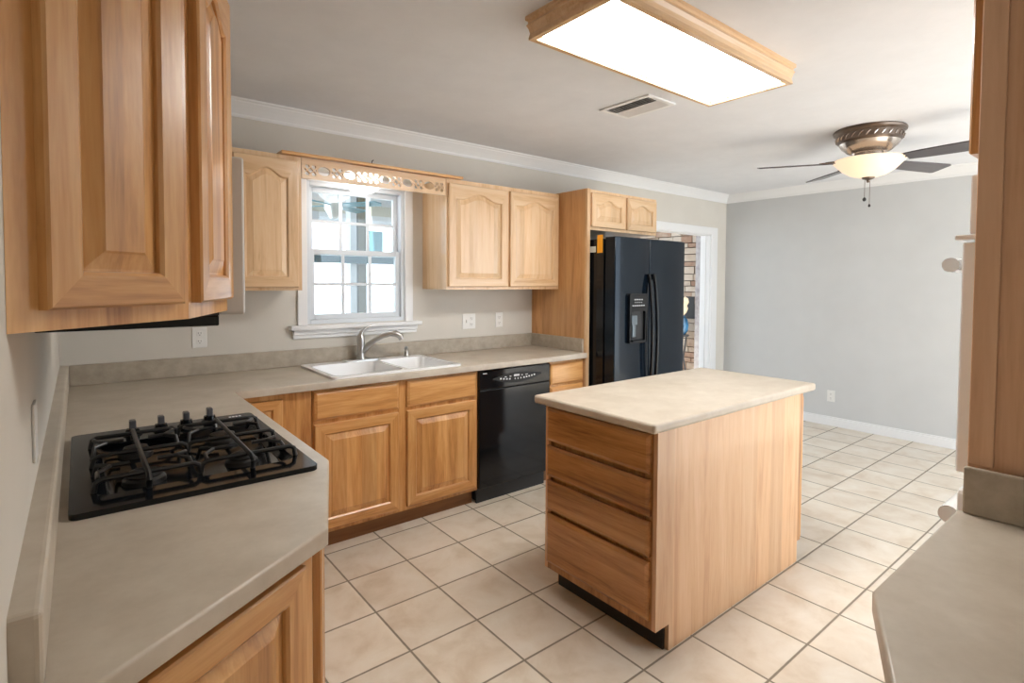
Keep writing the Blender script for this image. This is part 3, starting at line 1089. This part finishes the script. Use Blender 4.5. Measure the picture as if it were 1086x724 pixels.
# dispenser on the freezer door
dx0, dx1, dz0, dz1 = -0.300, -0.098, 0.990, 1.355
m = MB()
xm = (dx0+dx1)/2
m.holed(rrect(dx0, dx1, dz0, dz1, 0.015), [rrect(dx0+0.022, dx1-0.022, dz0+0.022, dz0+0.235, 0.012)], -0.432, -0.402)
for v_ in m.bm.verts:
    x_, y_, z_ = v_.co
    v_.co = (x_, z_, y_)
dsp = m.build('dispenser', 'black', fz, bevel=0.004)
MB().box(dx0+0.020, dx1-0.020, -0.4115, -0.409, dz0+0.02, dz0+0.24).build('niche', 'black_matte', dsp)
MB().box(xm-0.070, xm-0.010, -0.430, -0.412, dz0+0.135, dz0+0.205).box(xm-0.058, xm-0.022, -0.426, -0.412, dz0+0.045, dz0+0.135).build('paddle', 'dark_steel', dsp, bevel=0.004)
MB().box(dx0+0.024, dx1-0.024, -0.445, -0.412, dz0+0.012, dz0+0.022).build('drip_tray', 'black', dsp)
m = MB()
for i in range(6):
    m.box(dx0+0.030+i*0.025, dx0+0.040+i*0.025, -0.4335, -0.432, dz1-0.092, dz1-0.084)
for i in range(4):
    m.box(dx0+0.05+i*0.027, dx0+0.062+i*0.027, -0.4335, -0.432, dz1-0.048, dz1-0.040)
    m.box(dx0+0.055+i*0.024, dx0+0.060+i*0.024, -0.4335, -0.432, dz1-0.068, dz1-0.062)
m.build('button_legends', 'legend', dsp)
# tags on the fridge side
tg = MB().box(-0.0015, 0.0, -0.028, 0.026, -0.066, 0.066)
tg = tg.build('energy_tag', 'orange', None, (3.0685, -0.700, 1.718))
tag(tg, 'orange paper tag stuck on the side of the refrigerator', 'tag')
tg = MB().box(-0.0012, 0.0, -0.035, 0.035, -0.022, 0.022)
tg = tg.build('paper_tag', 'tagwhite', None, (3.0685, -0.625, 1.680))
tag(tg, 'small white paper tag stuck on the refrigerator side beside the orange tag', 'tag')

# ------------------------------------------------------------------ island
IX0, IX1, IY0, IY1 = 1.763, 2.985, -2.183, -1.560
c = empty('kitchen_island', ((IX0+IX1)/2, (IY0+IY1)/2, 0), 'freestanding oak island with four drawers and a beige laminate top', 'island')
cx_, cy_ = (IX0+IX1)/2, (IY0+IY1)/2
a, b = (IX1-IX0)/2, (IY1-IY0)/2
# carcass: full-length side panels down to the floor, recessed toe ends
MB().box(-a+0.02, a-0.036, -b+0.018, b-0.018, 0.105, 0.875).build('carcass', 'oak_v', c)
MB().box(a-0.036, a, -b+0.001, b-0.001, 0.105, 0.875).build('face_frame', 'drawer_v', c)
for sgn in (-1, 1):
    m = MB()
    ya, yb = (-b, -b+0.018) if sgn < 0 else (b-0.018, b)
    # panel profile in XZ with toe notches at both ends
    prof = [(-a+0.085, 0), (a-0.036, 0), (a-0.036, 0.875), (-a, 0.875), (-a, 0.105), (-a+0.085, 0.105)]
    v0 = [m.bm.verts.new((p[0], ya, p[1])) for p in prof]
    v1 = [m.bm.verts.new((p[0], yb, p[1])) for p in prof]
    m.bm.faces.new(v0)
    m.bm.faces.new(v1[::-1])
    for i in range(len(prof)):
        j = (i+1) % len(prof)
        m.bm.faces.new((v0[i], v0[j], v1[j], v1[i]))
    m.build('side_panel', 'island', c)
MB().box(-a+0.0005, -a+0.02, -b+0.018, -b+0.055, 0.105, 0.875).box(-a+0.0005, -a+0.02, b-0.035, b-0.018, 0.105, 0.875).box(-a+0.0005, -a+0.02, -b+0.055, b-0.035, 0.105, 0.135).box(-a+0.0005, -a+0.02, -b+0.055, b-0.035, 0.862, 0.875).build('face_frame', 'drawer_v', c)
MB().box(-a+0.072, -a+0.084, -b+0.018, b-0.018, 0.0, 0.105).build('toe_kick', 'black_matte', c)
MB().box(a-0.066, a-0.054, -b+0.018, b-0.018, 0, 0.105).build('toe_kick', 'black_matte', c)
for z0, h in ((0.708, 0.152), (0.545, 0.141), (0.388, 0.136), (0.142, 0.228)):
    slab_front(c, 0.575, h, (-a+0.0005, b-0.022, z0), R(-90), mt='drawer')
for y_ in (-b+0.005, 0.004):
    raised_door(c, 0.30, 0.735, (a, y_, 0.115), R(90))
m = MB()
m.prism([(-a-0.052, -b-0.022), (a+0.098, -b-0.022), (a+0.098, b+0.030), (-a-0.052, b+0.030)], 0.8755, 0.914)
m.build('island_top', 'laminate', c, bevel=0.012, seg=3)

# ------------------------------------------------------------------ right foreground: counter, tall oven cabinet
rc = empty('side_countertop', (1.2, -3.4, 0.876), 'beige laminate counter with a clipped corner at lower right, close to the camera', 'countertop')
polyR = [(1.652, -3.090), (1.118, -3.090), (0.891, -3.184), (0.79, -3.30), (0.75, -3.45), (0.75, -3.735), (1.652, -3.735)]
MB().worktop([(p[0]-1.2, p[1]+3.4) for p in polyR], [], 0.038).build('worktop', 'laminate', rc, smooth=True, sharp=40)
MB().box(0.436, 0.452, -0.335, 0.298, 0.038, 0.144).build('backsplash', 'splash', rc, bevel=0.004)
MB().box(-0.45, 0.436, -0.335, -0.317, 0.038, 0.140).build('backsplash', 'splash', rc, bevel=0.004)
c = cabinet('side_base_cabinet', (1.2, -3.4, 0), 'oak base cabinet under the clipped counter at lower right')
MB().prism([(0.445, 0.270), (-0.075, 0.270), (-0.280, 0.185), (-0.38, 0.08), (-0.41, -0.05), (-0.41, -0.335), (0.445, -0.335)][::-1], 0.10, 0.872).build('carcass', 'oak_v', c)
MB().prism([(0.445, 0.20), (-0.06, 0.20), (-0.23, 0.12), (-0.33, -0.05), (-0.33, -0.335), (0.445, -0.335)][::-1], 0, 0.10).build('toe_kick', 'toe_wood', c)
raised_door(c, 0.47, 0.725, (0.435, 0.270, 0.13), R(180))

c = cabinet('tall_oven_cabinet', (2.02, -3.42, 0), 'tall wooden oven cabinet rising along the right edge of the picture')
MB().box(-0.348, 0.36, -0.315, 0.295, 0.0, 2.30).build('carcass', 'tall_wood_lit', c)
MB().box(-0.3495, -0.300, 0.295, 0.317, 0.10, 2.30).box(0.31, 0.36, 0.295, 0.317, 0.10, 2.30).box(-0.300, 0.31, 0.295, 0.317, 1.70, 1.735).box(-0.300, 0.31, 0.295, 0.317, 2.25, 2.30).box(-0.300, 0.31, 0.295, 0.317, 0.10, 0.2).build('face_frame', 'tall_wood_lit', c)
MB().box(-0.354, -0.348, 0.272, 0.317, 1.02, 2.30).build('edge_strip', 'tall_wood_lit', c, bevel=0.002)
raised_door(c, 0.345, 0.545, (0.355, 0.317, 1.73), R(180))
raised_door(c, 0.345, 0.545, (0.005, 0.317, 1.73), R(180))
c = empty('wall_oven', (2.02, -3.12, 0.30), 'white built-in wall oven seen edge on beside the wooden panel at right', 'oven')
MB().box(-0.295, 0.305, 0.018, 0.040, 1.250, 1.390).build('control_panel', 'white', c, bevel=0.004)
MB().box(-0.300, 0.310, 0.018, 0.066, 1.238, 1.250).build('vent_lip', 'white', c, bevel=0.003)
od = MB().box(-0.295, 0.305, 0.018, 0.052, 0.680, 1.232).build('oven_door', 'white', c, bevel=0.005)
MB().box(-0.20, 0.21, 0.052, 0.0535, 0.78, 1.08).build('oven_glass', 'black', od)
m = MB().tube([(-0.262, 0.080, 1.180), (0.272, 0.080, 1.180)], 0.018, 16)
m.box(-0.255, -0.232, 0.050, 0.080, 1.167, 1.193).box(0.242, 0.265, 0.050, 0.080, 1.167, 1.193)
m.build('handle', 'white', od, smooth=True)
od = MB().box(-0.295, 0.305, 0.018, 0.048, 0.10, 0.640).build('lower_door', 'white', c, bevel=0.012)
MB().tube([(-0.262, 0.068, 0.560), (0.272, 0.068, 0.560)], 0.022, 16).box(-0.255, -0.232, 0.045, 0.068, 0.545, 0.575).build('handle', 'white', od, smooth=True)

# ------------------------------------------------------------------ ceiling light box
LX0, LX1, LY0, LY1 = 1.452, 2.700, -2.220, -1.790
c = empty('ceiling_light', ((LX0+LX1)/2, (LY0+LY1)/2, CZ), 'long rectangular fluorescent ceiling light in a stepped wooden frame', 'light')
a, b = (LX1-LX0)/2, (LY1-LY0)/2
m = MB()


def rect(ax, by, z):
    return [(-ax, -by, z), (ax, -by, z), (ax, by, z), (-ax, by, z)]


prof = [(0.012, 0.0), (0.012, -0.014), (0.004, -0.020), (0.004, -0.028), (0.009, -0.034), (0.002, -0.050), (-0.002, -0.066), (0.002, -0.082), (0.002, -0.090), (-0.020, -0.090), (-0.022, -0.080), (-0.028, -0.074), (-0.028, -0.070)]
m.loops([rect(a+d, b+d, z) for d, z in prof], cap_last=False)
m.build('wood_frame', 'pale_h', c)
MB().box(-a+0.027, a-0.027, -b+0.027, b-0.027, -0.074, -0.070).build('diffuser', 'lamp_diffuser', c)

# ceiling vent
c = empty('ceiling_vent', (2.625, -1.378, CZ), 'small white air vent in the ceiling beyond the wooden light', 'vent')
MB().holed([(-0.125, -0.175), (0.125, -0.175), (0.125, 0.175), (-0.125, 0.175)], [[(-0.10, -0.15), (0.10, -0.15), (0.10, 0.15), (-0.10, 0.15)]], -0.010, 0.0).build('frame', 'trim', c, bevel=0.002)
MB().box(-0.10, 0.10, -0.15, 0.15, -0.002, 0.0).build('backing', 'vent_grey', c)
for k in range(10):
    x_ = -0.090+k*0.02
    t_ = R(40 if k < 5 else -40)
    m = MB()
    dx_, dz_ = 0.010*math.cos(t_), 0.006*math.sin(t_)
    m.loops([[(x_-dx_, y_, -0.0065-dz_), (x_+dx_, y_, -0.0065+dz_), (x_+dx_, y_, -0.0055+dz_), (x_-dx_, y_, -0.0055-dz_)] for y_ in (-0.15, 0.15)], cap_first=True)
    m.build('slat', 'trim', c)

# ------------------------------------------------------------------ ceiling fan
HX, HY = 4.20, -2.05
c = empty('ceiling_fan', (HX, HY, CZ), 'dark-bladed hugger ceiling fan with an alabaster bowl light over the dining area', 'ceiling fan')
mo = MB().lathe([(0.0, 0), (0.205, 0), (0.210, -0.008), (0.207, -0.020), (0.198, -0.026), (0.190, -0.032), (0.186, -0.075), (0.176, -0.085), (0.160, -0.105), (0.125, -0.140), (0.105, -0.150), (0, -0.150)], n=48).build('motor_housing', 'pewter', c, smooth=True)
m = MB()
for k in range(28):
    t = 2*PI*k/28
    r0 = 0.189
    for s_ in (0,):
        p = [(r0*math.cos(t), r0*math.sin(t), -0.070), ((r0+0.002)*math.cos(t+0.06), (r0+0.002)*math.sin(t+0.06), -0.052), (r0*math.cos(t+0.14), r0*math.sin(t+0.14), -0.040)]
        m.tube(p, [0.003, 0.007, 0.002], 6)
m.build('leaf_band', 'pewter_light', mo, smooth=True)
MB().lathe([(0.175, -0.088), (0.160, -0.112), (0.125, -0.143), (0.100, -0.152), (0.090, -0.170), (0.125, -0.182), (0.130, -0.192), (0.09, -0.198), (0, -0.198)], n=48).build('switch_housing', 'pewter_light', c, smooth=True)
MB().lathe([(0.150, -0.193), (0.205, -0.196), (0.208, -0.204), (0.190, -0.225), (0.155, -0.262), (0.105, -0.295), (0.050, -0.312), (0, -0.315)], n=48).build('glass_bowl', 'fan_glass', c, smooth=True)
MB().lathe([(0.0, -0.310), (0.040, -0.312), (0.034, -0.322), (0.012, -0.330), (0.009, -0.345), (0, -0.348)], n=20).build('finial', 'pewter', c, smooth=True)
for (x_, y_, l_, r_) in ((0.0, -0.010, 0.155, 0.008), (0.030, 0.030, 0.105, 0.012)):
    ch = MB().tube([(x_, y_, -0.320), (x_, y_, -0.345-l_)], 0.0018, 6).build('pull_chain', 'pewter', c)
    MB().lathe([(0.0, 0.014), (r_*0.5, 0.010), (r_, 0), (r_*0.7, -r_), (0, -r_*1.3)], (x_, y_, -0.345-l_), 14).build('chain_weight', 'black_matte', ch, smooth=True)
for ang in (50.5, 122.5, 338.5, 266.5):
    t = R(ang)
    bl = MB()
    n_ = 10
    outl = [(0.215, -0.050), (0.30, -0.060), (0.45, -0.067), (0.655, -0.072), (0.672, -0.066), (0.676, -0.05), (0.676, 0.05), (0.672, 0.066), (0.655, 0.072), (0.45, 0.067), (0.30, 0.060), (0.215, 0.050)]
    bl.prism(outl, -0.004, 0.004)
    bo = bl.build('blade', 'blade', c, (0, 0, -0.222+0.012), t, bevel=0.002)
    bo.rotation_euler = Euler((R(-12), 0, t), 'XYZ')
    am = MB()
    am.tube([(0.09, 0, 0.030), (0.15, 0, 0.020), (0.20, 0.018, 0.008), (0.25, 0.022, 0.007)], [0.012, 0.010, 0.008, 0.007], 8)
    am.tube([(0.15, 0, 0.020), (0.20, -0.018, 0.008), (0.25, -0.022, 0.007)], [0.010, 0.008, 0.007], 8)
    am.box(0.235, 0.285, -0.038, 0.038, 0.004, 0.010)
    am.build('blade_arm', 'pewter', bo, smooth=True)

# ------------------------------------------------------------------ outlets
def outlet(loc, rz, label, wd=0.072, duplex=True, group=None, name='wall_outlet'):
    c = empty(name, loc, label, {'wall_outlet': 'outlet', 'light_switch': 'switch'}.get(name, 'cover plate'), rz, group)
    MB().prism([(-wd/2, -0.006), (wd/2, -0.006), (wd/2, -0.0005), (-wd/2, -0.0005)], -0.057, 0.057).build('cover_plate', 'plastic', c, bevel=0.002)
    if not duplex:
        return c
    xs = (0,) if wd < 0.1 else (-0.023, 0.023)
    for i, x_ in enumerate(xs):
        if name == 'light_switch' and i == 0:
            MB().box(x_-0.005, x_+0.005, -0.014, -0.006, -0.010, 0.012).build('toggle', 'plastic', c)
            continue
        for z_ in (-0.022, 0.022):
            rcp = MB().box(x_-0.014, x_+0.014, -0.0085, -0.006, z_-0.013, z_+0.013).build('receptacle', 'plastic', c, bevel=0.001)
            MB().box(x_-0.007, x_-0.005, -0.0092, -0.0085, z_-0.002, z_+0.007).box(x_+0.005, x_+0.007, -0.0092, -0.0085, z_-0.002, z_+0.007).box(x_-0.002, x_+0.002, -0.0092, -0.0085, z_-0.010, z_-0.006).build('slot', 'slot', rcp)
    return c


outlet((2.385, 0, 1.136), 0, 'wide two-gang white switch and outlet plate below the two-door wall cabinet', 0.118, name='light_switch')
outlet((2.672, 0, 1.136), 0, 'single white wall outlet next to the refrigerator panel')
outlet((0.595, 0, 1.120), 0, 'white wall outlet under the near cabinet left of the window')
outlet((XE, -1.175, 0.30), R(-90), 'white outlet low on the bare grey end wall')
outlet((0, -1.975, 1.13), R(90), 'plain pale cover plate on the left wall above the backsplash', duplex=False, name='blank_plate')

# ------------------------------------------------------------------ living room beyond the opening
struct(MB().box(7.56, 7.68, 0.12, 3.8, 0, 2.6).build('wall_far', 'mortar'))
struct(MB().box(3.3, 7.68, 0.125, 3.8, 2.62, 2.7).build('ceiling_far', 'ceiling'))
c = empty('stone_fireplace', (7.53, 1.5, 0), 'cream stacked-stone fireplace seen through the opening beside the refrigerator', 'fireplace')
m = MB()
random.seed(11)
FB = (1.330-1.5, 2.60-1.5, 0.86, 1.25)
z = 0.0
while z < 2.58:
    h = random.uniform(0.07, 0.13)
    if z+h > 2.59:
        h = 2.59-z
    y = -1.35
    while y < 2.2:
        l_ = random.uniform(0.14, 0.34)
        zc_ = z+h/2
        if not (FB[0] < y+l_/2 < FB[1] and FB[2] < zc_ < FB[3]) and not (-0.245 < y+l_/2 < -0.02 and False):
            d_ = random.uniform(0.0, 0.025)
            yy1 = y+l_-0.010
            if y < FB[0] < yy1 and FB[2] < zc_ < FB[3]:
                yy1 = FB[0]
            m.box(-0.05-d_, 0.02, y, yy1, z+0.005, z+h-0.005)
        y += l_
    z += h
st = m.build('stonework', 'stone', c)
mb = st.modifiers.new('bevel', 'BEVEL')
mb.width = 0.008
mb.segments = 2
MB().box(-0.015, 0.025, FB[0], FB[1], FB[2], FB[3]).build('firebox', 'black_matte', c)
MB().box(-0.16, -0.05, -0.34, -0.235, 0, 2.6).build('corner_stone', 'grey_stone', c)
# blue pot on a dark stand in front of it, cream carving above
c = empty('plant_stand', (7.28, 1.43, 0), 'dark metal stand in front of the stone fireplace', 'stand')
MB().lathe([(0.10, 0.62), (0.11, 0.63), (0.11, 0.65), (0, 0.65)], n=20).build('top', 'black_matte', c)
for k in range(3):
    t = 2*PI*k/3+0.4
    MB().tube([(0.09*math.cos(t), 0.09*math.sin(t), 0.62), (0.04*math.cos(t), 0.04*math.sin(t), 0.3), (0.11*math.cos(t), 0.11*math.sin(t), 0.0)], 0.012, 8).build('leg', 'black_matte', c)
v = MB().lathe([(0.05, 0), (0.09, 0.05), (0.105, 0.14), (0.085, 0.23), (0.05, 0.27), (0.06, 0.29), (0, 0.29)], n=24).build('ceramic_vase', 'blue', None, (7.28, 1.43, 0.652), smooth=True)
tag(v, 'dark blue ceramic vase standing on the dark stand by the fireplace', 'vase')
m = MB().lathe([(0.045, 0), (0.075, 0.04), (0.085, 0.10), (0.06, 0.15), (0.075, 0.20), (0.05, 0.26), (0, 0.29)], n=20)
for v_ in m.bm.verts:
    v_.co.y -= 0.25*v_.co.z
v = m.build('cream_ornament', 'cream', None, (7.28, 1.45, 0.944), smooth=True)
tag(v, 'cream rounded ornament sitting on top of the blue vase', 'ornament')

# ------------------------------------------------------------------ patio outside the window
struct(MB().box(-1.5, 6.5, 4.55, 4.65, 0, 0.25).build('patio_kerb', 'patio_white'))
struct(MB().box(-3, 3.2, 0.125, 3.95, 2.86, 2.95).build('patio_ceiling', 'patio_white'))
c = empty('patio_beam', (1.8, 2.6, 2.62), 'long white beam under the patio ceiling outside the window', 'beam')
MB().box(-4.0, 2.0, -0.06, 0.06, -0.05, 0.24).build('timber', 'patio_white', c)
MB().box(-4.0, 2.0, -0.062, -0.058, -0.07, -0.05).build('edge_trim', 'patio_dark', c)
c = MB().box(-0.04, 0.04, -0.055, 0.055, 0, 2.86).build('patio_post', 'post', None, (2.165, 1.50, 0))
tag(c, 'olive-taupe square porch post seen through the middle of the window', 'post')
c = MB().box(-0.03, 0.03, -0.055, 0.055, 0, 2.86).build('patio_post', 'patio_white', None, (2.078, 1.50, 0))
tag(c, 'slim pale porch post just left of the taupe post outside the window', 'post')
# sunroom wall opposite: frames and glazing
c = empty('sunroom_wall', (3.0, 3.85, 0), 'white framed sunroom wall with teal glazing across the patio', 'wall')
m = MB()
for x_ in (-2.2, -1.55, -0.9, -0.55, 0.10, 0.72, 0.90, 1.55):
    m.box(x_-0.045, x_+0.045, -0.03, 0.03, 0, 2.30)
m.box(-2.5, 1.9, -0.03, 0.03, 2.22, 2.62)
m.box(-2.5, 1.9, -0.03, 0.03, 0.0, 0.5)
m.build('frame', 'patio_white', c)
MB().box(-2.5, 1.9, -0.033, -0.028, 2.36, 2.50).build('cream_band', 'patio_cream', c)
MB().box(0.76, 0.86, -0.05, 0.03, 0.0, 2.22).build('dark_jamb', 'patio_dark', c)
MB().box(0.945, 1.505, -0.012, -0.008, 1.70, 2.22).build('pane', 'patio_glass', c)
MB().box(0.145, 0.50, -0.012, -0.008, 1.80, 2.15).build('pane', 'patio_glass', c)
MB().box(-0.86, -0.62, -0.012, -0.008, 0.5, 1.95).build('pane', 'patio_glass', c)
m = MB()
for z_ in (0.9, 1.25, 1.6):
    m.box(0.945, 1.505, -0.012, 0.012, z_-0.012, z_+0.012)
m.box(1.10, 1.125, -0.012, 0.012, 0.5, 1.70)
m.build('muntin', 'patio_glass', c)
c = MB().box(-2.4, 1.5, -0.03, 0.03, 0, 0.075).build('patio_rail', 'patio_dark', None, (2.6, 1.415, 1.60))
tag(c, 'dark teal rail crossing the view just below the window meeting rail', 'rail')
# patio fan
for k, x_ in enumerate((0.60, 1.30, 1.95, 2.70)):
    r_ = MB().box(-0.03, 0.03, -1.9, 1.85, 0, 0.10).build('patio_rafter', 'patio_white', None, (x_, 2.05, 2.7605))
    tag(r_, 'white rafter under the patio ceiling outside the window', 'rafter', 'rafters under the patio ceiling')
c = empty('patio_fan', (1.763, 1.10, 2.86), 'grey ceiling fan on the patio seen through the upper window sash', 'ceiling fan')
MB().lathe([(0, 0), (0.05, 0), (0.05, -0.03), (0.012, -0.05), (0.012, -0.70), (0.06, -0.72), (0.075, -0.76), (0.075, -0.82), (0.05, -0.86), (0.03, -0.90), (0, -0.91)], n=24).build('motor', 'steel', c, smooth=True)
for k in range(4):
    t = R(35+90*k)
    b_ = MB().prism([(0.07, -0.02), (0.15, -0.045), (0.42, -0.055), (0.45, 0), (0.42, 0.055), (0.15, 0.045), (0.07, 0.02)], -0.004, 0.004).build('blade', 'patio_glass', c, (0, 0, -0.79), t)
    b_.rotation_euler = Euler((R(-10), 0, t), 'XYZ')
c = MB().lathe([(0.14, 0), (0.15, 0.05), (0.16, 0.26), (0.0, 0.26)], n=24).build('hanging_drum_shade', 'patio_cream', None, (1.72, 1.6, 2.27), smooth=True)
tag(c, 'grey-green drum hanging under the patio ceiling at the window top left', 'lamp')
